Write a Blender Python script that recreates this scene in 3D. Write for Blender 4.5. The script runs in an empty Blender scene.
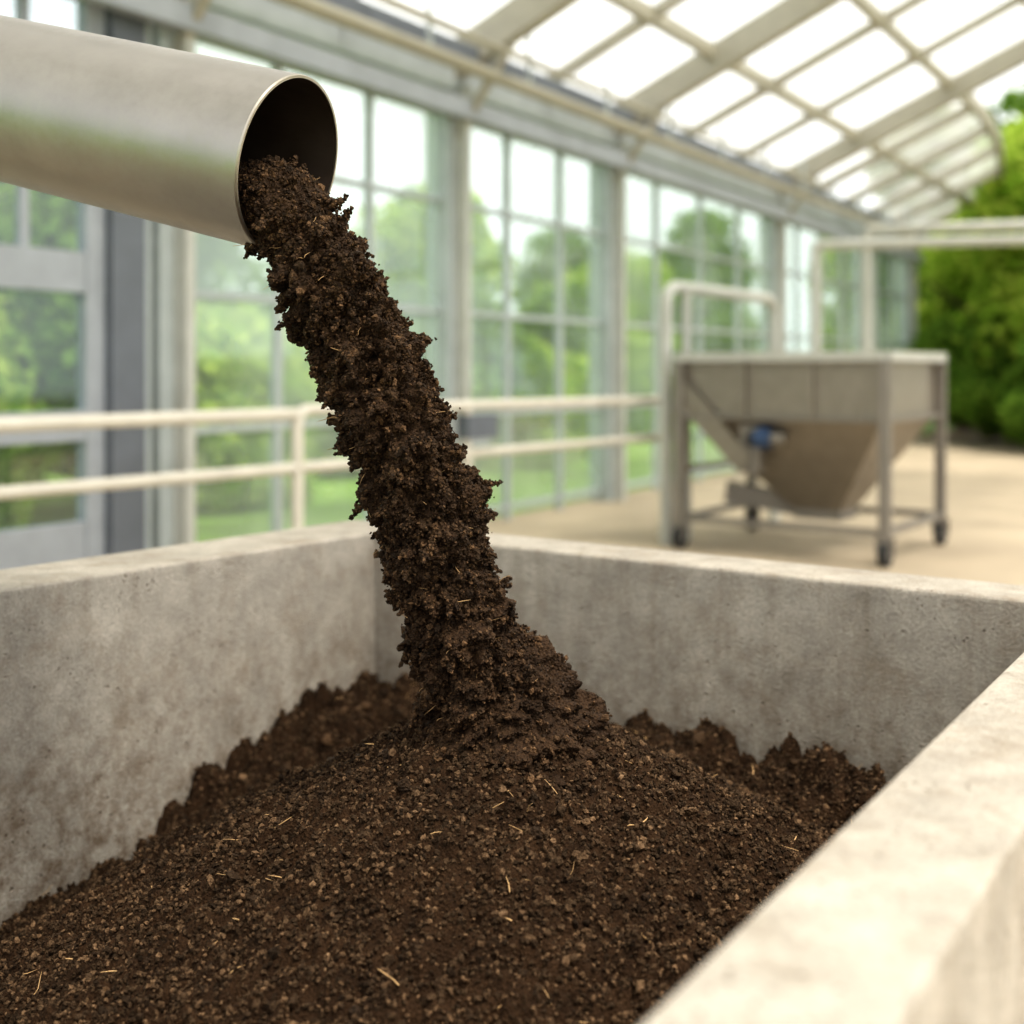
import bpy, math, random
import numpy as np
from mathutils import Vector, Matrix, noise
random.seed(7); rng=np.random.default_rng(7)
scene=bpy.context.scene
try:
    scene.view_settings.view_transform='Standard'
    scene.view_settings.look='Medium High Contrast'
except Exception as e: print(e)

# ---------------------------------------------------------------- materials
def newmat(name):
    m=bpy.data.materials.new(name); m.use_nodes=True
    nt=m.node_tree; nt.nodes.clear()
    o=nt.nodes.new('ShaderNodeOutputMaterial')
    return m,nt,o
def N(nt,t,**k):
    n=nt.nodes.new(t)
    for a,b in k.items():
        if a.startswith('i_'): n.inputs[a[2:].replace('_',' ')].default_value=b
        else: setattr(n,a,b)
    return n
def ramp(nt,src,stops):
    r=nt.nodes.new('ShaderNodeValToRGB'); e=r.color_ramp.elements
    while len(e)<len(stops): e.new(0.5)
    for el,(p,c) in zip(e,stops):
        el.position=p; el.color=(c[0],c[1],c[2],1) if not isinstance(c,(int,float)) else (c,c,c,1)
    nt.links.new(src,r.inputs['Fac']); return r.outputs['Color']
def mixc(nt,fac,a,b,mode='MIX'):
    m=nt.nodes.new('ShaderNodeMix'); m.data_type='RGBA'; m.blend_type=mode
    for sock,v in ((0,fac),(6,a),(7,b)):
        if hasattr(v,'node'): nt.links.new(v,m.inputs[sock])
        else: m.inputs[sock].default_value = v if sock==0 else (v[0],v[1],v[2],1)
    return m.outputs[2]
def simple(name,col,rough=.5,metal=0,var=.08,scale=6,bump=0):
    m,nt,o=newmat(name)
    tc=N(nt,'ShaderNodeTexCoord'); nz=N(nt,'ShaderNodeTexNoise'); nz.inputs['Scale'].default_value=scale; nz.inputs['Detail'].default_value=5
    nt.links.new(tc.outputs['Object'],nz.inputs['Vector'])
    c=ramp(nt,nz.outputs['Fac'],[(.3,[x*(1-var) for x in col]),(.7,[min(1,x*(1+var)) for x in col])])
    b=N(nt,'ShaderNodeBsdfPrincipled'); b.inputs['Roughness'].default_value=rough; b.inputs['Metallic'].default_value=metal
    nt.links.new(c,b.inputs['Base Color'])
    if bump:
        bp=N(nt,'ShaderNodeBump'); bp.inputs['Strength'].default_value=bump; bp.inputs['Distance'].default_value=.005
        nt.links.new(nz.outputs['Fac'],bp.inputs['Height']); nt.links.new(bp.outputs[0],b.inputs['Normal'])
    nt.links.new(b.outputs[0],o.inputs[0]); return m

def soil_mat(name,dark,light,island=True,rough=.85,spec=.15):
    m,nt,o=newmat(name)
    tc=N(nt,'ShaderNodeTexCoord')
    n1=N(nt,'ShaderNodeTexNoise'); n1.inputs['Scale'].default_value=260; n1.inputs['Detail'].default_value=6; n1.inputs['Roughness'].default_value=.7
    n2=N(nt,'ShaderNodeTexNoise'); n2.inputs['Scale'].default_value=22; n2.inputs['Detail'].default_value=4
    v=N(nt,'ShaderNodeTexVoronoi'); v.inputs['Scale'].default_value=230
    for n in (n1,n2,v): nt.links.new(tc.outputs['Object'],n.inputs['Vector'])
    c=ramp(nt,n1.outputs['Fac'],[(.35,dark),(.68,light)])
    c=mixc(nt,ramp(nt,n2.outputs['Fac'],[(.4,0.),(.65,.45)]),c,[x*.45 for x in dark])
    if island:
        g=N(nt,'ShaderNodeNewGeometry')
        k=ramp(nt,g.outputs['Random Per Island'],[(0,.35),(.7,1.),(1,2.2)])
        c=mixc(nt,1.0,c,k,'MULTIPLY')
    b=N(nt,'ShaderNodeBsdfPrincipled'); b.inputs['Roughness'].default_value=rough; b.inputs['Specular IOR Level'].default_value=spec
    nt.links.new(c,b.inputs['Base Color'])
    a=N(nt,'ShaderNodeMath',operation='ADD'); nt.links.new(n1.outputs['Fac'],a.inputs[0]); nt.links.new(v.outputs['Distance'],a.inputs[1])
    bp=N(nt,'ShaderNodeBump'); bp.inputs['Strength'].default_value=.9; bp.inputs['Distance'].default_value=.004
    nt.links.new(a.outputs[0],bp.inputs['Height']); nt.links.new(bp.outputs[0],b.inputs['Normal'])
    nt.links.new(b.outputs[0],o.inputs[0]); return m
M_soil=soil_mat('soil',(.020,.0098,.0042),(.068,.037,.018),False)
M_crumb=soil_mat('soil_crumb',(.044,.0245,.0125),(.165,.106,.061),True)
M_wet=soil_mat('soil_wet',(.020,.0098,.0042),(.090,.049,.023),False,.65,.22)
M_wetc=soil_mat('soil_wet_crumb',(.034,.018,.0082),(.145,.085,.043),True,.65,.22)
M_straw=simple('straw',(.50,.32,.15),.7,0,.4,60)

def concrete():
    m,nt,o=newmat('cast_concrete')
    tc=N(nt,'ShaderNodeTexCoord'); L=nt.links
    def nz(s,d=6,r=.6,vec=None):
        n=N(nt,'ShaderNodeTexNoise'); n.inputs['Scale'].default_value=s; n.inputs['Detail'].default_value=d; n.inputs['Roughness'].default_value=r
        L.new(vec or tc.outputs['Object'],n.inputs['Vector']); return n.outputs['Fac']
    big=nz(2.6); med=nz(14,8,.7); fine=nz(160,4,.7)
    c=ramp(nt,big,[(.3,(.43,.39,.335)),(.7,(.57,.525,.455))])
    c=mixc(nt,1.,c,ramp(nt,med,[(.3,.74),(.7,1.14)]),'MULTIPLY')
    c=mixc(nt,1.,c,ramp(nt,fine,[(.3,.74),(.7,1.12)]),'MULTIPLY')
    mp=N(nt,'ShaderNodeMapping'); mp.inputs['Scale'].default_value=(9,9,1.3); L.new(tc.outputs['Object'],mp.inputs[0])
    st=nz(1.6,7,.7,mp.outputs[0])
    c=mixc(nt,ramp(nt,st,[(.50,0.),(.70,.42)]),c,(.22,.175,.125))
    def pits(sc,a,b_,ms,t0):
        v=N(nt,'ShaderNodeTexVoronoi'); v.inputs['Scale'].default_value=sc; L.new(tc.outputs['Object'],v.inputs['Vector'])
        pit=ramp(nt,v.outputs['Distance'],[(a,1.),(b_,0.)]); msk=ramp(nt,nz(ms,3),[(t0,0.),(t0+.07,1.)])
        pm=N(nt,'ShaderNodeMath',operation='MULTIPLY'); L.new(pit,pm.inputs[0]); L.new(msk,pm.inputs[1]); return pm.outputs[0]
    p1=pits(30,.05,.13,5,.49); p2=pits(62,.08,.20,9,.52)
    pm=N(nt,'ShaderNodeMath',operation='MAXIMUM'); L.new(p1,pm.inputs[0]); L.new(p2,pm.inputs[1])
    pf=N(nt,'ShaderNodeMath',operation='MULTIPLY'); L.new(pm.outputs[0],pf.inputs[0]); pf.inputs[1].default_value=.6
    c=mixc(nt,pf.outputs[0],c,(.10,.07,.045))
    gp=nz(7.5,10,.8)
    c=mixc(nt,ramp(nt,gp,[(.52,0.),(.68,.55)]),c,(.26,.20,.14))
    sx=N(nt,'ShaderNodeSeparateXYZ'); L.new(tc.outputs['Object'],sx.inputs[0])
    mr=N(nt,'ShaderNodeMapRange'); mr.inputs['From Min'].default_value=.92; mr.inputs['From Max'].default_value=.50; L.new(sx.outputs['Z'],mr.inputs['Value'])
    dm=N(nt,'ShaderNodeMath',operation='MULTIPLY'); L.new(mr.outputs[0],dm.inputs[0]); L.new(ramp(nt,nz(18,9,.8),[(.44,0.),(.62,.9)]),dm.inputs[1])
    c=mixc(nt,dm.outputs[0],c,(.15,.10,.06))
    b=N(nt,'ShaderNodeBsdfPrincipled'); b.inputs['Roughness'].default_value=.85; b.inputs['Specular IOR Level'].default_value=.25
    L.new(c,b.inputs['Base Color'])
    h=N(nt,'ShaderNodeMath',operation='SUBTRACT'); L.new(fine,h.inputs[0]); L.new(pm.outputs[0],h.inputs[1])
    bp=N(nt,'ShaderNodeBump'); bp.inputs['Strength'].default_value=.8; bp.inputs['Distance'].default_value=.005
    L.new(h.outputs[0],bp.inputs['Height']); L.new(bp.outputs[0],b.inputs['Normal'])
    L.new(b.outputs[0],o.inputs[0]); return m
M_conc=concrete()

def brushed(name,col,rough,stretch=(40,40,1),metal=1.,dirt=None):
    m,nt,o=newmat(name); L=nt.links
    tc=N(nt,'ShaderNodeTexCoord'); mp=N(nt,'ShaderNodeMapping'); mp.inputs['Scale'].default_value=stretch
    L.new(tc.outputs['Object'],mp.inputs[0])
    n=N(nt,'ShaderNodeTexNoise'); n.inputs['Scale'].default_value=12; n.inputs['Detail'].default_value=6; L.new(mp.outputs[0],n.inputs['Vector'])
    n2=N(nt,'ShaderNodeTexNoise'); n2.inputs['Scale'].default_value=9; n2.inputs['Detail'].default_value=6; L.new(tc.outputs['Object'],n2.inputs['Vector'])
    c=ramp(nt,n2.outputs['Fac'],[(.3,[x*.85 for x in col]),(.7,col)])
    c=mixc(nt,1.,c,ramp(nt,n.outputs['Fac'],[(.3,.93),(.7,1.02)]),'MULTIPLY')
    if dirt: c=mixc(nt,ramp(nt,n2.outputs['Fac'],[(.35,.95),(.75,.55)]),c,dirt)
    b=N(nt,'ShaderNodeBsdfPrincipled'); b.inputs['Metallic'].default_value=metal
    L.new(c,b.inputs['Base Color'])
    r=ramp(nt,n.outputs['Fac'],[(.3,rough-.06),(.7,rough+.08)]); L.new(r,b.inputs['Roughness'])
    bp=N(nt,'ShaderNodeBump'); bp.inputs['Strength'].default_value=.10; bp.inputs['Distance'].default_value=.002
    L.new(n.outputs['Fac'],bp.inputs['Height']); L.new(bp.outputs[0],b.inputs['Normal'])
    L.new(b.outputs[0],o.inputs[0]); return m
M_pipe=brushed('brushed_steel',(.38,.36,.335),.38,(6,6,6))
M_lip=brushed('cut_steel_edge',(.50,.46,.40),.38,(30,30,1.5))
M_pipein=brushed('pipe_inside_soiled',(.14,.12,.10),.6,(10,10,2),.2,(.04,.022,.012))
M_hop=brushed('stainless_sheet',(.34,.305,.26),.45,(1.5,1.5,14),.8)
M_hopf=simple('galvanised_frame',(.24,.22,.195),.5,.4)
M_rail=simple('cream_painted_pipe',(.62,.585,.51),.45)
M_alu=simple('grey_aluminium',(.42,.46,.465),.5,.1)
M_beam=simple('beige_grey_roof_steel',(.38,.36,.30),.5)
M_white=simple('light_grey_steel',(.48,.485,.45),.5)
M_dgrey=simple('dark_grey_frame',(.13,.145,.17),.5)
M_mgrey=simple('mid_grey_panel',(.33,.355,.39),.5)
M_black=simple('black_rubber',(.03,.03,.03),.7)
M_blue=simple('blue_motor_paint',(.035,.07,.15),.5)
M_bark=simple('bark',(.10,.07,.045),.9,0,.3,20,.5)
M_floor=simple('dusty_concrete_floor',(.42,.345,.25),.85,0,.16,1.2)
M_ground=simple('sandy_ground',(.38,.275,.165),.95,0,.2,.8)
M_lawn=simple('lawn',(.20,.34,.05),.95,0,.3,1.5)

def leafmat(name,a,b_):
    m,nt,o=newmat(name); L=nt.links
    g=N(nt,'ShaderNodeNewGeometry'); c=ramp(nt,g.outputs['Random Per Island'],[(0,a),(1,b_)])
    d=N(nt,'ShaderNodeBsdfDiffuse'); t=N(nt,'ShaderNodeBsdfTranslucent'); mx=N(nt,'ShaderNodeMixShader'); mx.inputs[0].default_value=.45
    L.new(c,d.inputs[0]); L.new(c,t.inputs[0]); L.new(d.outputs[0],mx.inputs[1]); L.new(t.outputs[0],mx.inputs[2]); L.new(mx.outputs[0],o.inputs[0]); return m
M_leafL=leafmat('leaves_light',(.22,.38,.04),(.58,.68,.14))
M_leafD=leafmat('leaves_dark',(.06,.14,.02),(.26,.40,.07))

def glass(name,tint,haze,hazecol,gloss=.08):
    m,nt,o=newmat(name); L=nt.links
    t=N(nt,'ShaderNodeBsdfTransparent'); t.inputs[0].default_value=(*tint,1)
    d=N(nt,'ShaderNodeBsdfTranslucent'); d.inputs[0].default_value=(*hazecol,1)
    d2=N(nt,'ShaderNodeBsdfDiffuse'); d2.inputs[0].default_value=(*hazecol,1)
    md=N(nt,'ShaderNodeMixShader'); md.inputs[0].default_value=.35; L.new(d.outputs[0],md.inputs[1]); L.new(d2.outputs[0],md.inputs[2])
    tc=N(nt,'ShaderNodeTexCoord'); nz=N(nt,'ShaderNodeTexNoise'); nz.inputs['Scale'].default_value=.9; L.new(tc.outputs['Object'],nz.inputs['Vector'])
    h=ramp(nt,nz.outputs['Fac'],[(.35,haze*.6),(.65,min(1,haze*1.4))])
    m1=N(nt,'ShaderNodeMixShader'); L.new(h,m1.inputs[0]); L.new(t.outputs[0],m1.inputs[1]); L.new(md.outputs[0],m1.inputs[2])
    g=N(nt,'ShaderNodeBsdfGlossy'); g.inputs['Roughness'].default_value=.05; g.inputs[0].default_value=(.9,.97,.95,1)
    m2=N(nt,'ShaderNodeMixShader'); m2.inputs[0].default_value=gloss; L.new(m1.outputs[0],m2.inputs[1]); L.new(g.outputs[0],m2.inputs[2])
    L.new(m2.outputs[0],o.inputs[0]); return m
M_glass=glass('wall_glass',(.86,.94,.89),.30,(.77,.88,.81),.12)
M_roofg=glass('roof_glass',(.95,.97,.96),.40,(.95,.95,.92),.03)
M_doorg=glass('door_glass',(.66,.74,.76),.10,(.6,.65,.68),.10)

# ---------------------------------------------------------------- builder
class B:
    def __init__(s): s.v=[];s.f=[];s.m=[];s.s=[];s.mats=[]
    def mi(s,m):
        if m not in s.mats: s.mats.append(m)
        return s.mats.index(m)
    def add(s,vs,fs,mat,smooth=False):
        o=len(s.v); s.v+= [tuple(p) for p in vs]; i=s.mi(mat)
        for f in fs: s.f.append(tuple(o+a for a in f)); s.m.append(i); s.s.append(smooth)
    def beam(s,a,b,w,h,mat,up=(0,0,1)):
        a=Vector(a);b=Vector(b);d=(b-a).normalized();up=Vector(up)
        if abs(d.dot(up))>.98: up=Vector((UX,UY,0))
        sd=d.cross(up).normalized(); u2=sd.cross(d).normalized()
        vs=[p+sd*x*w/2+u2*y*h/2 for p in(a,b) for x,y in((-1,-1),(1,-1),(1,1),(-1,1))]
        s.add(vs,[(0,1,2,3),(7,6,5,4),(0,4,5,1),(1,5,6,2),(2,6,7,3),(3,7,4,0)],mat)
    def tube(s,pts,r,mat,n=14,caps=True):
        pts=[Vector(p) for p in pts]; rings=[]
        ref=None
        for i,p in enumerate(pts):
            t=((pts[min(i+1,len(pts)-1)]-pts[max(i-1,0)])).normalized()
            if ref is None:
                ref=Vector((0,0,1)) if abs(t.z)<.9 else Vector((1,0,0))
            x=(ref-t*ref.dot(t)).normalized(); ref=x; y=t.cross(x)
            rr=r[i] if isinstance(r,(list,tuple)) else r
            rings.append([p+(x*math.cos(2*math.pi*k/n)+y*math.sin(2*math.pi*k/n))*rr for k in range(n)])
        vs=[q for R in rings for q in R]; fs=[]
        for i in range(len(pts)-1):
            for k in range(n): fs.append((i*n+k,i*n+(k+1)%n,(i+1)*n+(k+1)%n,(i+1)*n+k))
        s.add(vs,fs,mat,True)
        if caps:
            s.add(rings[0],[tuple(range(n))[::-1]],mat); s.add(rings[-1],[tuple(range(n))],mat)
    def done(s,name,loc=None):
        me=bpy.data.meshes.new(name); me.from_pydata(s.v,[],s.f)
        for m in s.mats: me.materials.append(m)
        me.polygons.foreach_set('material_index',s.m); me.polygons.foreach_set('use_smooth',s.s); me.update()
        ob=bpy.data.objects.new(name,me); scene.collection.objects.link(ob); return ob
def bend(pts,r=.1,n=6):
    pts=[Vector(p) for p in pts]; out=[pts[0]]
    for i in range(1,len(pts)-1):
        a=pts[i]+(pts[i-1]-pts[i]).normalized()*r; b=pts[i]+(pts[i+1]-pts[i]).normalized()*r
        for k in range(n+1):
            t=k/n; out.append(a*(1-t)**2+pts[i]*2*t*(1-t)+b*t*t)
    out.append(pts[-1]); return out

# hall frame: u along glazed wall, s into hall
UX,UY=.517,.856
def H(u,s,z): return (-.66+UX*u+UY*s, 10.5+UY*u-UX*s, z)
EZ=3.83; SL=.45

# ---------------------------------------------------------------- ground
g=B(); g.add([H(-14,-.2,0),H(-14,9,0),H(17.5,9,0),H(17.5,-.2,0)],[(0,1,2,3)],M_floor); g.done('floor')
g=B(); g.add([(-60,-20,-.02),(60,-20,-.02),(60,90,-.02),(-60,90,-.02)],[(0,1,2,3)],M_lawn); g.done('lawn')
g=B(); g.add([H(-14,9,-.01),H(-14,16,-.01),H(24,16,-.01),H(24,-.2,-.01),H(17.5,-.2,-.01),H(17.5,9,-.01)],[(0,1,2,3,4,5)],M_ground); g.done('sandy_ground')

# ---------------------------------------------------------------- glazed wall
w=B(); cols=[-12,-9,-6,-3.05,.16,3.2,8.46,13.2,16.4]
for u in cols:
    w.beam(H(u,0,0),H(u,0,EZ),.24,.26,M_alu)
    w.beam(H(u+.02,.16,0),H(u+.02,.16,EZ),.14,.08,M_white)
w.beam(H(-3.42,0,0),H(-3.42,0,EZ),.22,.26,M_dgrey)
w.beam(H(-3.26,.02,0),H(-3.26,.02,EZ),.10,.10,M_alu)
trs=[.12,1.0,1.9,2.85,3.6]
for a,b in zip(cols[:-1],cols[1:]):
    if a<-3.1: continue
    for z in trs: w.beam(H(a,0,z),H(b,0,z),.05,.05,M_alu)
    n=3 if b-a<4 else 4
    for k in range(1,n):
        u=a+(b-a)*k/n; w.beam(H(u,0,0),H(u,0,EZ),.06,.07,M_alu)
for u in(-10.5,-7.5): w.beam(H(u,0,0),H(u,0,EZ),.08,.08,M_alu)
for z in trs: w.beam(H(-12,0,z),H(-6,0,z),.06,.07,M_alu)
w.done('wall_left')
k=1
for a,b in zip(cols[:-1],cols[1:]):
    if abs(a+6)<.1: continue
    g=B(); g.add([H(a,0.0,.05),H(b,0.0,.05),H(b,0.0,EZ),H(a,0.0,EZ)],[(0,1,2,3)],M_glass); g.done('window_%d'%k); k+=1
# door in the near bay
d=B()
for u0,u1 in((-5.9,-4.78),(-4.66,-3.54)):
    for z0,z1 in((.02,.50),(.98,1.16),(1.86,2.10),(2.55,2.70),(3.6,3.83)):
        d.beam(H(u0,0,(z0+z1)/2),H(u1,0,(z0+z1)/2),.07,z1-z0,M_mgrey)
    for u in(u0+.07,u1-.07): d.beam(H(u,0,.02),H(u,0,3.83),.09,.15,M_mgrey)
    d.beam(H((u0+u1)/2,0,2.1),H((u0+u1)/2,0,3.8),.05,.06,M_mgrey)
    d.add([H(u0,.0,.1),H(u1,.0,.1),H(u1,.0,3.7),H(u0,.0,3.7)],[(0,1,2,3)],M_doorg)
d.beam(H(-4.72,0,0),H(-4.72,0,3.83),.10,.14,M_alu)
d.tube(bend([H(-4.55,.05,.95),H(-4.55,.12,.95),H(-4.55,.12,1.3),H(-4.55,.05,1.3)],.03),.014,M_alu)
d.done('door_1')
# eave trims
t=B(); t.beam(H(-12,0,EZ+.12),H(16.6,0,EZ+.12),.30,.34,M_alu); t.beam(H(-12,.25,EZ-.22),H(16.6,.25,EZ-.22),.10,.16,M_mgrey)
t.beam(H(-12,.36,EZ+.22),H(16.6,.36,EZ+.22),.06,.12,M_dgrey)
t.done('trim_1')

# ---------------------------------------------------------------- ceiling (glass roof)
r=B()
def RZ(s): return EZ+.32+SL*s
r.tube([H(-12,.55,EZ+.02),H(16.4,.55,EZ+.02)],.055,M_beam)
r.tube([H(-12,.9,EZ+.1),H(8.4,.9,EZ+.1)],.03,M_beam)
for u in np.arange(-11.5,16,1.52): r.beam(H(u,.55,EZ+.05),H(u,.55,EZ+.5),.03,.03,M_alu)
raf=[-12,-10.5,-9,-7.5,-6,-4.5,-3.05,-1.45,.16,1.68,3.2,4.95,6.7,8.46]
for u in raf:
    big=any(abs(u-c)<.05 for c in cols)
    wd,hh=(.15,.30) if big else (.07,.12)
    r.beam(H(u,-.3,RZ(-.3)-hh/2),H(u,8,RZ(8)-hh/2),wd,hh,M_beam)
def send(u): return 2.55-.80*(u-8.46)/8.04+.25*math.sin(math.pi*(u-8.46)/8.04)
for u in(10,11.6,13.2,14.8,16.4):
    r.beam(H(u,-.3,RZ(-.3)-.07),H(u,send(u),RZ(send(u))-.07),.10,.14,M_beam)
for s_ in(.0,1.25): r.beam(H(-12,s_,RZ(s_)-.07),H(16.5,s_,RZ(s_)-.07),.09,.14,M_beam)
us=[8.46+8.04*i/8 for i in range(9)]
for a_,b_ in zip(us[:-1],us[1:]): r.beam(H(a_,send(a_),RZ(send(a_))-.09),H(b_,send(b_),RZ(send(b_))-.09),.10,.2,M_beam)
for s_ in(2.5,3.7,4.9,6.1,7.3): r.beam(H(-12,s_,RZ(s_)-.07),H(8.46,s_,RZ(s_)-.07),.09,.14,M_beam)
for u in cols:
    if u>9: continue
    r.beam(H(u,8,0),H(u,8,RZ(8)-.2),.22,.22,M_beam)
    r.beam(H(u,.1,EZ-.45),H(u,.75,RZ(.75)-.25),.06,.06,M_beam)
r.beam(H(-12,8,RZ(8)-.15),H(8.46,8,RZ(8)-.15),.15,.3,M_beam)
r.add([H(-12,-.3,RZ(-.3)),H(-12,8,RZ(8)),H(8.46,8,RZ(8)),H(8.46,-.3,RZ(-.3))],[(0,1,2,3)],M_roofg)
for a_,b_ in zip(us[:-1],us[1:]):
    r.add([H(a_,-.3,RZ(-.3)),H(a_,send(a_),RZ(send(a_))),H(b_,send(b_),RZ(send(b_))),H(b_,-.3,RZ(-.3))],[(0,1,2,3)],M_roofg)
r.done('ceiling')

# ---------------------------------------------------------------- pipe portal frame far right
p=B()
p.tube(bend([(3.72,15.1,0),(3.72,15.1,2.93),(10.2,13.3,2.93),(10.2,13.3,0)],.06),.065,M_white)
p.tube([(5.6,19.5,0),(5.6,19.5,3.6)],.08,M_white); p.tube([(5.6,19.5,3.62),(12.5,17.5,3.62)],.075,M_white); p.tube([(12.5,17.5,0),(12.5,17.5,3.62)],.08,M_white)
p.done('pipe_portal_frame')

# ---------------------------------------------------------------- railing
rl=B()
def R(k,z): return (-2.33+.606*k,5.6+.795*k,z)
rl.tube(bend([R(-3.5,0),R(-3.5,1.15),R(1.80,1.15)],.07),.036,M_rail); rl.tube([R(-3.5,.84),R(1.80,.84)],.032,M_rail)
rl.tube(bend([R(1.82,0),R(1.82,1.17),R(6,1.15),R(6,0)],.09),.036,M_rail); rl.tube([R(1.82,.84),R(6,.84)],.032,M_rail)
for k_ in(-1.0,3.35): rl.tube([R(k_,0),R(k_,1.15)],.034,M_rail)
for k_ in(-3.5,-1,1.82,3.35,6): rl.tube([R(k_,0.001),R(k_,.015)],.08,M_rail)
rl.beam(R(3.3,1.02),R(3.62,1.02),.10,.16,M_dgrey); rl.beam(R(3.35,.93),R(3.55,.93),.08,.08,M_alu)
rl.done('guard_railing')

# ---------------------------------------------------------------- hopper
FR=Vector((2.65,8.75,0)); fx=Vector((.82,-.57,0)).normalized(); fy=Vector((.57,.82,0)).normalized()
Wd,Dp=1.62,1.38
def P(a,b,z): q=FR-fx*Wd+fx*a+fy*b; return Vector((q.x,q.y,z))
h=B(); zt=1.50
def frust(c0,c1,z0,z1,mat):
    vs=[P(a,b,z0) for a,b in c0]+[P(a,b,z1) for a,b in c1]
    h.add(vs,[(i,(i+1)%4,4+(i+1)%4,4+i) for i in range(4)],mat)
full=[(.0,.0),(Wd,0),(Wd,Dp),(0,Dp)]
e=.03; inn=[(e,e),(Wd-e,e),(Wd-e,Dp-e),(e,Dp-e)]
cx,cy=Wd*.57,Dp*.5; o_=.19; out=[(cx-o_,cy-o_),(cx+o_,cy-o_),(cx+o_,cy+o_),(cx-o_,cy+o_)]
frust(inn,inn,1.04,zt,M_hop); frust(out,inn,.32,1.04,M_hop)
inn2=[(e+.01,e+.01),(Wd-e-.01,e+.01),(Wd-e-.01,Dp-e-.01),(e+.01,Dp-e-.01)]; out2=[(cx-.18,cy-.18),(cx+.18,cy-.18),(cx+.18,cy+.18),(cx-.18,cy+.18)]
frust(inn2,inn2,1.04,zt,M_hop); frust(out2,inn2,.32,1.04,M_hop)
frust(out,out,.24,.32,M_hopf)
for i in range(4):
    a=full[i];b=full[(i+1)%4]
    h.beam(P(*a,zt),P(*b,zt),.10,.07,M_white); h.beam(P(*a,1.04),P(*b,1.04),.03,.03,M_hopf)
    h.beam(P(*a,.24),P(*b,.24),.05,.05,M_hopf)
    h.beam(P(*a,.16),P(*a,zt-.03),.08,.08,M_hopf)
h.beam(P(0,0,.62),P(0,Dp,.62),.04,.04,M_hopf)
for a in(.5,1.0): h.beam(P(Wd*a*.66,.01,1.04),P(Wd*a*.66,.01,zt),.03,.02,M_hop)
h.beam(P(cx,cy,.30),P(cx-.75,cy-.2,.42),.16,.16,M_hopf)
h.beam(P(cx-.36,.10,.98),P(cx-.36,.10,.62),.16,.14,M_hopf)
h.tube([P(cx-.30,.04,.88),P(cx-.18,.04,.88)],.075,M_blue,18); h.tube([P(cx-.36,.04,.88),P(cx-.30,.04,.88)],.06,M_black,18)
h.tube([P(cx-.18,.04,.88),P(cx-.08,.06,.88)],.05,M_hopf,14)
h.beam(P(cx-.24,.04,.97),P(cx-.24,.04,.93),.08,.06,M_blue)
h.add([P(.02,-.01,1.36),P(.02,-.01,1.10),P(.50,-.01,.62),P(.60,-.01,.74)],[(0,1,2,3)],M_hop)
h.beam(P(.02,-.01,1.10),P(.56,.14,.58),.05,.03,M_hopf)
for a,b in full:
    c=P(a,b,.09)
    h.tube([c-fx*.03,c+fx*.03],.09,M_black,20); h.tube([c-fx*.034,c+fx*.034],.035,M_hopf,12)
    for sg in(-1,1): h.beam(c+fx*.042*sg,c+fx*.042*sg+Vector((0,0,.12)),.05,.008,M_hopf)
h.done('steel_feed_hopper')
a=B()
A0=P(-.20,.15,0); A1=P(-.20,.15,2.08); A2=P(-.1,2.1,2.06); A3=P(-.1,2.1,0)
a.tube(bend([A0,A1,A2,A3],.18),.05,M_white)
a.tube([P(-.185,.47,0),P(-.18,.47,2.07)],.042,M_white); a.tube([P(-.20,.15,1.1),P(-.1,2.1,1.1)],.03,M_white)
a.done('tall_tubular_handrail')

# ---------------------------------------------------------------- outside building
b=B()
def BB(x0,y0,x1,y1,z0,z1,mat):
    b.add([(x,y,z) for z in(z0,z1) for x,y in((x0,y0),(x1,y0),(x1,y1),(x0,y1))],[(3,2,1,0),(4,5,6,7),(0,1,5,4),(1,2,6,5),(2,3,7,6),(3,0,4,7)],mat)
BB(-16,16.5,-6.6,22,0,3.9,M_mgrey); BB(-16.2,16.3,-6.4,22.2,3.9,4.15,M_dgrey)
for x in(-14.5,-12.3,-10.1,-7.9): BB(x-.6,16.42,x+.6,16.55,1.0,2.9,M_dgrey); BB(x-.68,16.40,x+.68,16.5,.9,1.0,M_alu)
b.done('office_building')

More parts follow.
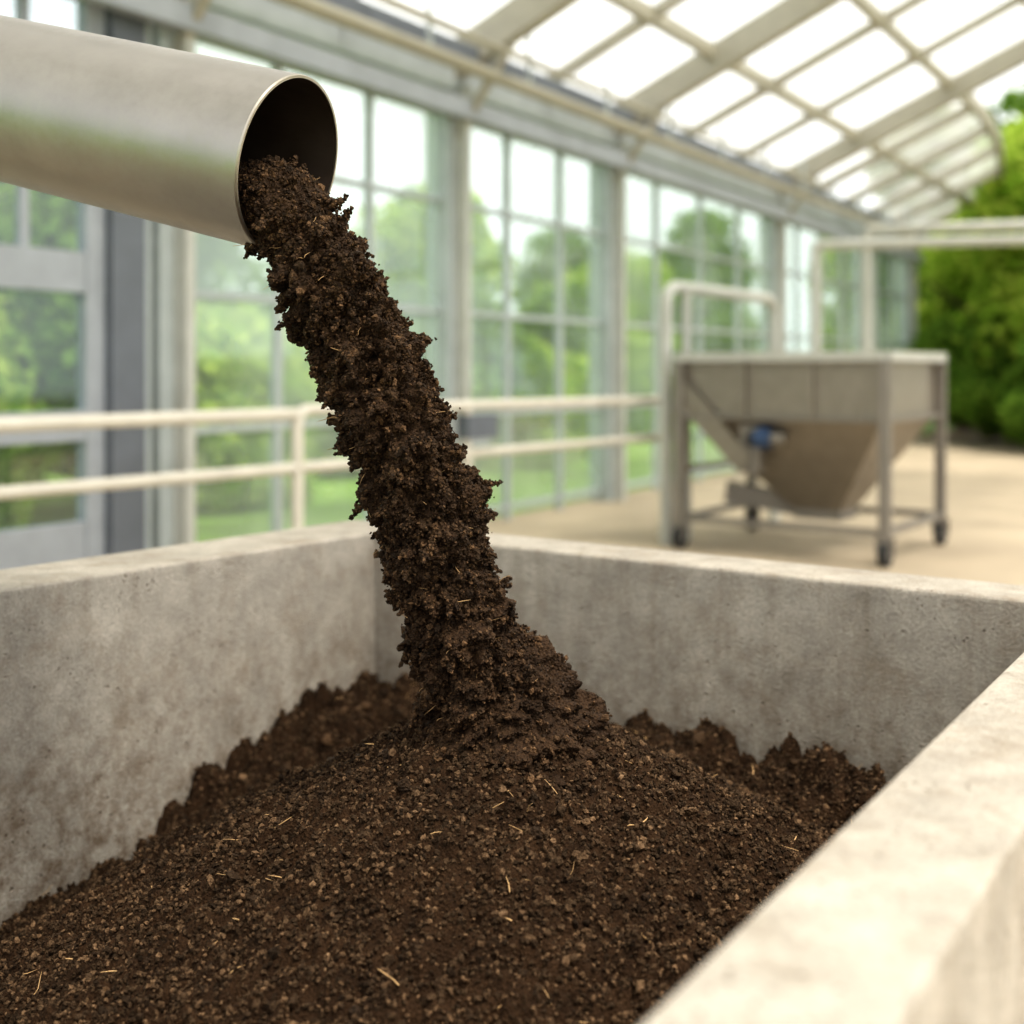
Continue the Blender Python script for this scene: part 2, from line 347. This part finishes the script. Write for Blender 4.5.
# ---------------------------------------------------------------- trees / bushes
def tree_mesh(name,height,spread,nleaf,leaf,mat,trunk=True,seed=1,ls=.14):
    rr=np.random.default_rng(seed); bb=B()
    if trunk:
        bb.tube([(0,0,0),(.05,0,height*.25),(-.03,.05,height*.5),(0,0,height*.8)],[.17,.13,.10,.04],M_bark,10)
        for i in range(5):
            an=i*1.3; bb.tube([(0,0,height*(.3+.08*i)),(math.cos(an)*spread*.6,math.sin(an)*spread*.6,height*(.5+.08*i))],[.07,.02],M_bark,8)
    nb=16; C=[]
    z0=.22 if trunk else .0
    for i in range(nb):
        t=rr.uniform(z0,1); an=rr.uniform(0,6.28); ra=spread*.75*math.sqrt(max(.05,1-((t-.45)/.62)**2))*rr.uniform(.2,1)
        C.append((math.cos(an)*ra,math.sin(an)*ra,height*t*.88+.15,spread*rr.uniform(.28,.45)))
    C=np.array(C); idx=rr.integers(0,nb,nleaf)
    d=rr.normal(size=(nleaf,3)); d/=np.linalg.norm(d,axis=1)[:,None]
    p=C[idx,:3]+d*(C[idx,3]*rr.uniform(.6,1.05,nleaf))[:,None]; p[:,2]=np.maximum(p[:,2],.08)
    x=rr.normal(size=(nleaf,3)); x/=np.linalg.norm(x,axis=1)[:,None]; y=np.cross(x,d+.5*rr.normal(size=(nleaf,3))); y/=np.linalg.norm(y,axis=1)[:,None]
    s_=(ls*rr.uniform(.6,1.3,nleaf))[:,None]
    q=np.stack([p-x*s_,p-y*s_*.5,p+x*s_,p+y*s_*.5],1).reshape(-1,3)
    o=len(bb.v); bb.v+= [tuple(v) for v in q]; mi=bb.mi(mat)
    for i in range(nleaf): bb.f.append((o+4*i,o+4*i+1,o+4*i+2,o+4*i+3)); bb.m.append(mi); bb.s.append(False)
    ob=bb.done(name); return ob
def place(base,loc,sc,rz,name=None):
    o=bpy.data.objects.new(name or base.name.split('.')[0],base.data); scene.collection.objects.link(o); o.location=loc; o.scale=(sc,sc,sc); o.rotation_euler=(0,0,rz); return o
T1=tree_mesh('tree',5.2,2.1,8000,1,M_leafL,True,1); T2=tree_mesh('tree',6.4,2.5,9000,1,M_leafD,True,2)
S1=tree_mesh('bush',1.7,1.4,6000,1,M_leafL,False,3,.11); S2=tree_mesh('bush',2.5,1.6,7000,1,M_leafD,False,4,.12)
T1.location=H(3,-9,0); T2.location=H(9,-12,0); S1.location=H(1,-3.2,0); S2.location=H(6,-4,0)
for i,u in enumerate(np.arange(-1,30,2.5)):
    place(T1 if i%3 else T2,H(u+random.uniform(-.8,.8),-8.5-random.uniform(0,5),0),random.uniform(.75,1.05),random.uniform(0,6))
for i,u in enumerate(np.arange(-6.5,20,1.9)):
    place(S1 if i%3 else S2,H(u+random.uniform(-.5,.5),-3.0-random.uniform(0,2.5),0),random.uniform(.8,1.15),random.uniform(0,6))
for (x,y,sc,kk) in((9.0,20.6,.7,3),(10.4,19.4,.8,4),(8.7,23.2,.85,3),(11.9,20.8,1.1,3),(10.6,24,1.2,4),(9.3,27,1.1,3),
                   (10.6,22.8,1.2,1),(13,21,1.15,2),(11.6,25,1.3,1),(10.6,29,1.2,2),(9.6,33,1.1,1),(14.5,27,1.3,2),(15.5,22,1.2,1),(13.5,31,1.4,2),(17,30,1.3,2),(11.0,21.0,.9,2),(9.9,25.6,.95,1)):
    place({1:T1,2:T2,3:S2,4:S1}[kk],(x,y,0),sc,random.uniform(0,6),'woodland_tree' if kk<3 else 'woodland_shrub')

# ---------------------------------------------------------------- concrete bin
FL=Vector((-.338,3.042)); FRi=Vector((.950,2.100))
dl=Vector((-.594,-.804)).normalized(); dr=Vector((-.545,-.838)).normalized()
NL=FL+dl*3.1; NR=FRi+dr*3.0
inner=[NL,NR,FRi,FL]   # ccw
def offs(poly,ts):
    n=len(poly); L=[]
    for i in range(n):
        a=poly[i];b_=poly[(i+1)%n]; dd=(b_-a).normalized(); nn=Vector((dd.y,-dd.x)); L.append((a+nn*ts[i],dd))
    res=[]
    for i in range(n):
        p0,d0=L[i-1];p1,d1=L[i]
        den=d0.x*d1.y-d0.y*d1.x; tt=((p1-p0).x*d1.y-(p1-p0).y*d1.x)/den; res.append(p0+d0*tt)
    return res
outer=offs(inner,[.14,.135,.16,.22])
import bmesh
bm=bmesh.new()
def ring(poly,z): return [bm.verts.new((q.x,q.y,z)) for q in poly]
ob_,ot,it,ib=ring(outer,0),ring(outer,1.0),ring(inner,1.0),ring(inner,.16)
for i in range(4):
    j=(i+1)%4
    bm.faces.new((ob_[i],ob_[j],ot[j],ot[i])); bm.faces.new((ot[i],ot[j],it[j],it[i])); bm.faces.new((it[i],it[j],ib[j],ib[i]))
bm.faces.new(ib); bm.faces.new(ob_[::-1])
edges=[e_ for e_ in bm.edges if all(abs(v.co.z-1)<1e-4 for v in e_.verts) and not ((e_.verts[0] in ot)!=(e_.verts[1] in ot))]
bmesh.ops.bevel(bm,geom=edges,offset=.010,segments=3,profile=.6,affect='EDGES')
bmesh.ops.recalc_face_normals(bm,faces=bm.faces)
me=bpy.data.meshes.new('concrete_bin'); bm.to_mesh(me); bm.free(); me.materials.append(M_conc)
ob=bpy.data.objects.new('concrete_bin',me); scene.collection.objects.link(ob)

# ---------------------------------------------------------------- soil heap
nv=noise.noise
def fbm(x,y,z,oc,sc):
    v=0;a=1
    for o in range(oc):
        v+=a*nv(Vector((x*sc,y*sc,z*sc+o*7.3))); a*=.55; sc*=2.1
    return v
def clod(x,y,s,z=0.):
    wx=x+.010*nv(Vector((x*40,y*40,z))); wy=y+.010*nv(Vector((x*40,y*40,z+9)))
    d_=noise.voronoi(Vector((wx*s,wy*s,z)))[0][0]
    return max(0.,1-(d_/.75)**2)
AX,AY=-.005,1.93
nL=Vector((-dl.y,dl.x)); 
if (FRi-FL).dot(nL)<0: nL=-nL
bw=(FRi-FL).normalized(); nB=Vector((-bw.y,bw.x))
if nB.dot(NL-FL)<0: nB=-nB
def smax(a,b,k=.05):
    hh=max(k-abs(a-b),0)/k; return max(a,b)+hh*hh*k*.25
def hz(x,y):
    q=Vector((x,y))-FL; al=q.dot(dl)
    base=.59-.33*min(1,max(0,(al-.22)/.85))**1.05
    dw=min(q.dot(nL),q.dot(nB)); v_=min(1,max(0,(dw-.12)/.28)); base-=.12*v_*v_*(3-2*v_)
    r0=math.hypot((x-AX)*.95,(y-AY)); n=fbm(x,y,0,3,6.)
    cone=.858-.60*(math.sqrt(r0*r0+.012)-.11)+.016*n
    c1=clod(x,y,11,3.3); c2=clod(x,y,26,5.1)
    base+=.035*n+.050*c1+.026*c2
    z=smax(base,cone,.03)
    z+=.012*c2+.011*clod(x,y,55,1.7)+.010*nv(Vector((x*20,y*20,8)))+.008*nv(Vector((x*80,y*80,2)))+.005*nv(Vector((x*180,y*180,2)))
    return z
NS,NT=480,720
G=np.zeros((NT,NS,3))
nl,nr,fr,fl=[np.array((q.x,q.y)) for q in inner]
for j in range(NT):
    t=.22+.78*(j/(NT-1))
    A=nl*(1-t)+fl*t; C=nr*(1-t)+fr*t
    for i in range(NS):
        s_=i/(NS-1); q=A*(1-s_)+C*s_
        G[j,i]=(q[0],q[1],hz(q[0],q[1]))
def gridfaces(nt,ns,wrap=False):
    j,i=np.meshgrid(np.arange(nt-1),np.arange(ns if wrap else ns-1),indexing='ij'); j=j.ravel();i=i.ravel(); i2=(i+1)%ns
    return np.stack([j*ns+i,j*ns+i2,(j+1)*ns+i2,(j+1)*ns+i],1)
def npmesh(name,V,F,mat,smooth=True,parent=None):
    me=bpy.data.meshes.new(name); k=F.shape[1]
    me.vertices.add(len(V)); me.vertices.foreach_set('co',V.astype(np.float32).ravel())
    me.loops.add(F.size); me.loops.foreach_set('vertex_index',F.astype(np.int32).ravel())
    me.polygons.add(len(F)); me.polygons.foreach_set('loop_start',np.arange(0,F.size,k,dtype=np.int32))
    try: me.polygons.foreach_set('loop_total',np.full(len(F),k,dtype=np.int32))
    except Exception: pass
    me.polygons.foreach_set('use_smooth',np.full(len(F),smooth)); me.update(calc_edges=True); me.validate()
    me.materials.append(mat); o=bpy.data.objects.new(name,me); scene.collection.objects.link(o)
    if parent: o.parent=parent
    return o
heap=bpy.data.objects.new('soil_heap',None); scene.collection.objects.link(heap)
npmesh('heap_surface',G.reshape(-1,3),gridfaces(NT,NS),M_soil,True,heap)

bmi=bmesh.new(); bmesh.ops.create_icosphere(bmi,subdivisions=1,radius=1); IV=np.array([v.co[:] for v in bmi.verts]); IF=np.array([[v.index for v in f.verts] for f in bmi.faces]); bmi.free()
bmi=bmesh.new(); bmesh.ops.create_icosphere(bmi,subdivisions=2,radius=1); IV2=np.array([v.co[:] for v in bmi.verts]); IF2=np.array([[v.index for v in f.verts] for f in bmi.faces]); bmi.free()
def rots(n):
    q=rng.normal(size=(n,4)); q/=np.linalg.norm(q,axis=1)[:,None]; a,b_,c,d_=q.T
    return np.stack([1-2*(c*c+d_*d_),2*(b_*c-a*d_),2*(b_*d_+a*c),2*(b_*c+a*d_),1-2*(b_*b_+d_*d_),2*(c*d_-a*b_),2*(b_*d_-a*c),2*(c*d_+a*b_),1-2*(b_*b_+c*c)],1).reshape(n,3,3)
def crumbs(name,pos,rad,parent,big=False,mat=M_crumb,jit=.28):
    iv,fi=(IV2,IF2) if big else (IV,IF)
    n=len(pos); R_=rots(n); sc=rng.uniform(.6,1.25,(n,1,3))
    v=iv[None]*(1+rng.normal(0,jit if not big else .16,(n,len(iv),1)))
    v=v*sc*rad[:,None,None]; v=np.einsum('nij,nkj->nki',R_,v)+pos[:,None,:]
    F=(fi[None]+(np.arange(n)*len(iv))[:,None,None]).reshape(-1,3)
    return npmesh(name,v.reshape(-1,3),F,mat,False,parent)
def pick(n,ymin):
    jj=rng.integers(0,NT-1,n*3); ii=rng.integers(1,NS-2,n*3); p=G[jj,ii].copy()
    ok=p[:,1]>ymin; p=p[ok][:n]; p[:,:2]+=rng.uniform(-.0025,.0025,(len(p),2)); return p
p=pick(100000,1.0); rad=.0019+.0023*rng.random(len(p))**1.6+.004*(rng.random(len(p))**26)
p[:,2]+=rad*.6
crumbs('crumbs',p,rad,heap)
p=pick(500,1.0); rad=.005+.006*rng.random(len(p))**3; far=(p[:,1]+.35*p[:,0]>2.25); rad[far]*=1.6
p[:,2]-=rad*.1
crumbs('clods',p,rad,heap,True,M_wetc)

# ---------------------------------------------------------------- falling stream
path=[(-.47,1.905,.262,.052),(-.370,1.865,.258,.056),(-.338,1.85,.236,.058),(-.301,1.85,.172,.061),(-.266,1.86,.103,.064),(-.227,1.865,.030,.065),(-.192,1.87,-.0455,.067),
 (-.163,1.88,-.122,.070),(-.137,1.89,-.199,.071),(-.118,1.90,-.278,.071),(-.098,1.91,-.357,.073),(-.074,1.92,-.436,.078),(-.044,1.93,-.495,.098),(-.024,1.93,-.535,.130),(-.014,1.93,-.580,.155),(-.01,1.93,-.66,.16)]
path=np.array(path); path[:,2]+=1.4
seg=np.r_[0,np.cumsum(np.linalg.norm(np.diff(path[:,:3],axis=0),axis=1))]
NL_,NA=640,280
tt=np.linspace(0,seg[-1],NL_); Pc=np.stack([np.interp(tt,seg,path[:,k_]) for k_ in range(4)],1)
ker=np.hanning(31); ker/=ker.sum()
for k_ in range(4):
    pad=np.r_[2*Pc[0,k_]-Pc[15:0:-1,k_],Pc[:,k_],2*Pc[-1,k_]-Pc[-2:-17:-1,k_]]; Pc[:,k_]=np.convolve(pad,ker,'valid')
SV=np.zeros((NL_,NA,3)); SNm=np.zeros((NL_,NA,3))
for i in range(NL_):
    c=Vector(Pc[i,:3]); tg=Vector(Pc[min(i+4,NL_-1),:3]-Pc[max(i-4,0),:3]).normalized()
    xd=Vector((1,0,0)); xd=(xd-tg*xd.dot(tg)).normalized(); yd=tg.cross(xd)
    wob=1+.08*nv(Vector((i*.02,0,9)))
    for k_ in range(NA):
        an=2*math.pi*k_/NA; dn=xd*math.cos(an)+yd*math.sin(an); q=c+dn*Pc[i,3]
        qa=Vector((q.x,q.y,q.z*.8))
        wq=q+Vector((nv(q*30),nv(q*30+Vector((5,5,5))),nv(q*30+Vector((9,1,2)))))*.012
        vd=noise.voronoi(wq*26+Vector((.3,.8,.2)))[0][0]
        l=abs(nv(qa*15+Vector((7,2,11))))*.040+.020*max(0.,1-(vd/.8)**2)+abs(nv(wq*36))*.028-.023
        l+=.010*nv(wq*66)+.008*nv(wq*130)+.005*nv(q*300)
        fade=min(1,max(.15,(i-50)/90))
        SV[i,k_]=c+dn*(Pc[i,3]*wob+l*fade); SNm[i,k_]=dn
stream=bpy.data.objects.new('falling_soil_stream',None); scene.collection.objects.link(stream)
npmesh('stream_body',SV.reshape(-1,3),gridfaces(NL_,NA,True),M_wet,True,stream)
n=38000; ii=rng.integers(10,NL_-30,n); kk=rng.integers(0,NA,n); p=SV[ii,kk].copy(); nn=SNm[ii,kk]
rad=.0013+.0022*rng.random(n)**2+.005*rng.random(n)**20
p+=nn*(rad*.2)[:,None]+rng.normal(0,.0010,(n,3)); crumbs('stream_crumbs',p,rad,stream,False,M_wetc)
cl=[];cr=[]
for _ in range(640):
    i=rng.integers(60,NL_-110); k_=rng.integers(0,NA); q=SV[i,k_]-SNm[i,k_]*.004; dirn=SNm[i,k_]*1.+rng.normal(0,.35,3)+np.array((0,0,-.5)); dirn/=np.linalg.norm(dirn)
    Ln=rng.uniform(.004,.012)+.034*rng.random()**3
    m_=int(16+Ln*1900)
    tv=rng.random(m_); pp=q+dirn*Ln*tv[:,None]+rng.normal(0,.0045,(m_,3))*(1.15-tv)[:,None]
    cl.append(pp); cr.append(.0014+.0026*rng.random(m_)*(1.1-.5*tv))
crumbs('stream_tufts',np.concatenate(cl),np.concatenate(cr),stream,False,M_wetc)
n=90; ii=rng.integers(150,NL_-120,n); kk=rng.integers(0,NA,n); p=SV[ii,kk]+SNm[ii,kk]*rng.uniform(.004,.022,n)[:,None]; crumbs('loose_crumbs',p,.0012+.002*rng.random(n),stream,False,M_wetc)

st=B()
def fibre(p,dv,L,r):
    p=Vector(p);dv=Vector(dv).normalized(); sd=dv.cross(Vector((.3,.2,1))).normalized()
    pts=[p+dv*L*t+sd*L*.12*math.sin(t*3)*random.uniform(.4,1) for t in(0,.3,.6,1)]
    st.tube(pts,[r,r*1.1,r,r*.5],M_straw,6)
pp=pick(190,1.15)
for i,q in enumerate(pp):
    L_=random.uniform(.010,.036); fibre((q[0],q[1],q[2]+.005),(random.uniform(-1,1),random.uniform(-1,1),random.uniform(0,.6)),L_,random.uniform(.0004,.0010))
for i in range(170):
    a_=rng.integers(60,NL_-70); k_=rng.integers(0,NA); q=SV[a_,k_]; nn=SNm[a_,k_]; fibre(q,tuple(nn+rng.normal(0,.8,3)),random.uniform(.01,.030),random.uniform(.0003,.0006))
so=st.done('straw_fibres'); so.parent=heap

# ---------------------------------------------------------------- discharge pipe
ax=Vector((.9,-.35,-.25)).normalized(); mc=Vector((-.333,1.85,1.708))
pz=(-ax); px_=pz.cross(Vector((0,0,1))).normalized(); py_=pz.cross(px_)
rot=Matrix((px_,py_,pz)).transposed()
pb=B(); n=96; Ro,Ri=.134,.129; Lp=1.75
def rg(r_,z): return [(math.cos(2*math.pi*k/n)*r_,math.sin(2*math.pi*k/n)*r_,z) for k in range(n)]
def loft(r0,z0,r1,z1,mat,flip=False,sm=True):
    fs=[(k,(k+1)%n,n+(k+1)%n,n+k) for k in range(n)]
    if flip: fs=[f[::-1] for f in fs]
    pb.add(rg(r0,z0)+rg(r1,z1),fs,mat,sm)
loft(Ro-.0012,0,Ro,.003,M_lip); loft(Ro,.003,Ro,Lp,M_pipe); loft(Ri,0,Ro-.0012,0,M_lip,False,False); loft(Ri,0,Ri,.003,M_lip,True); loft(Ri,.003,Ri,Lp,M_pipein,True)
loft(Ro,Lp-.02,Ro+.05,Lp-.02,M_pipe,False,False); loft(Ro+.05,Lp-.02,Ro+.05,Lp,M_pipe); loft(Ri,Lp,Ro+.05,Lp,M_pipe,True,False)
loft(Ro,1.16,Ro+.008,1.16,M_hopf,False,False); loft(Ro+.008,1.16,Ro+.008,1.22,M_hopf); loft(Ro+.008,1.22,Ro,1.22,M_hopf,False,False)
pipe=pb.done('steel_discharge_pipe'); pipe.matrix_world=Matrix.Translation(mc)@rot.to_4x4()
sp=B(); c=mc-ax*1.19
sp.tube([(c.x,c.y,0),(c.x,c.y,c.z-.13)],.04,M_hopf); sp.tube([(c.x,c.y,0.001),(c.x,c.y,.02)],.14,M_hopf)
so=sp.done('support_post'); so.parent=pipe; so.matrix_parent_inverse=pipe.matrix_world.inverted()

# ---------------------------------------------------------------- light
wd=bpy.data.worlds.new('World'); scene.world=wd; wd.use_nodes=True; nt=wd.node_tree; nt.nodes.clear()
o=nt.nodes.new('ShaderNodeOutputWorld'); bg=nt.nodes.new('ShaderNodeBackground'); bg.inputs[1].default_value=1.6
tc=N(nt,'ShaderNodeTexCoord'); sx=N(nt,'ShaderNodeSeparateXYZ'); nt.links.new(tc.outputs['Generated'],sx.inputs[0])
c=ramp(nt,sx.outputs['Z'],[(0.,(.80,.85,.87)),(.25,(1,1,.99)),(1.,(1.,.965,.90))]); nt.links.new(c,bg.inputs[0]); nt.links.new(bg.outputs[0],o.inputs[0])
sl=bpy.data.lights.new('sun','SUN'); sl.energy=3.8; sl.angle=math.radians(15); sl.color=(1,.93,.83)
so=bpy.data.objects.new('sun',sl); scene.collection.objects.link(so)
so.rotation_euler=Vector((-.45,.35,-1)).normalized().to_track_quat('-Z','Y').to_euler()

# ---------------------------------------------------------------- camera
cam=bpy.data.cameras.new('camera'); co=bpy.data.objects.new('camera',cam); scene.collection.objects.link(co)
co.location=(0,0,1.4); co.rotation_euler=(math.radians(90),0,0)
cam.sensor_width=36; cam.lens=36*1232/1024; cam.shift_y=-142/1024; cam.clip_start=.02; cam.clip_end=300
cam.dof.use_dof=True; cam.dof.focus_distance=1.80; cam.dof.aperture_fstop=2.1
scene.camera=co
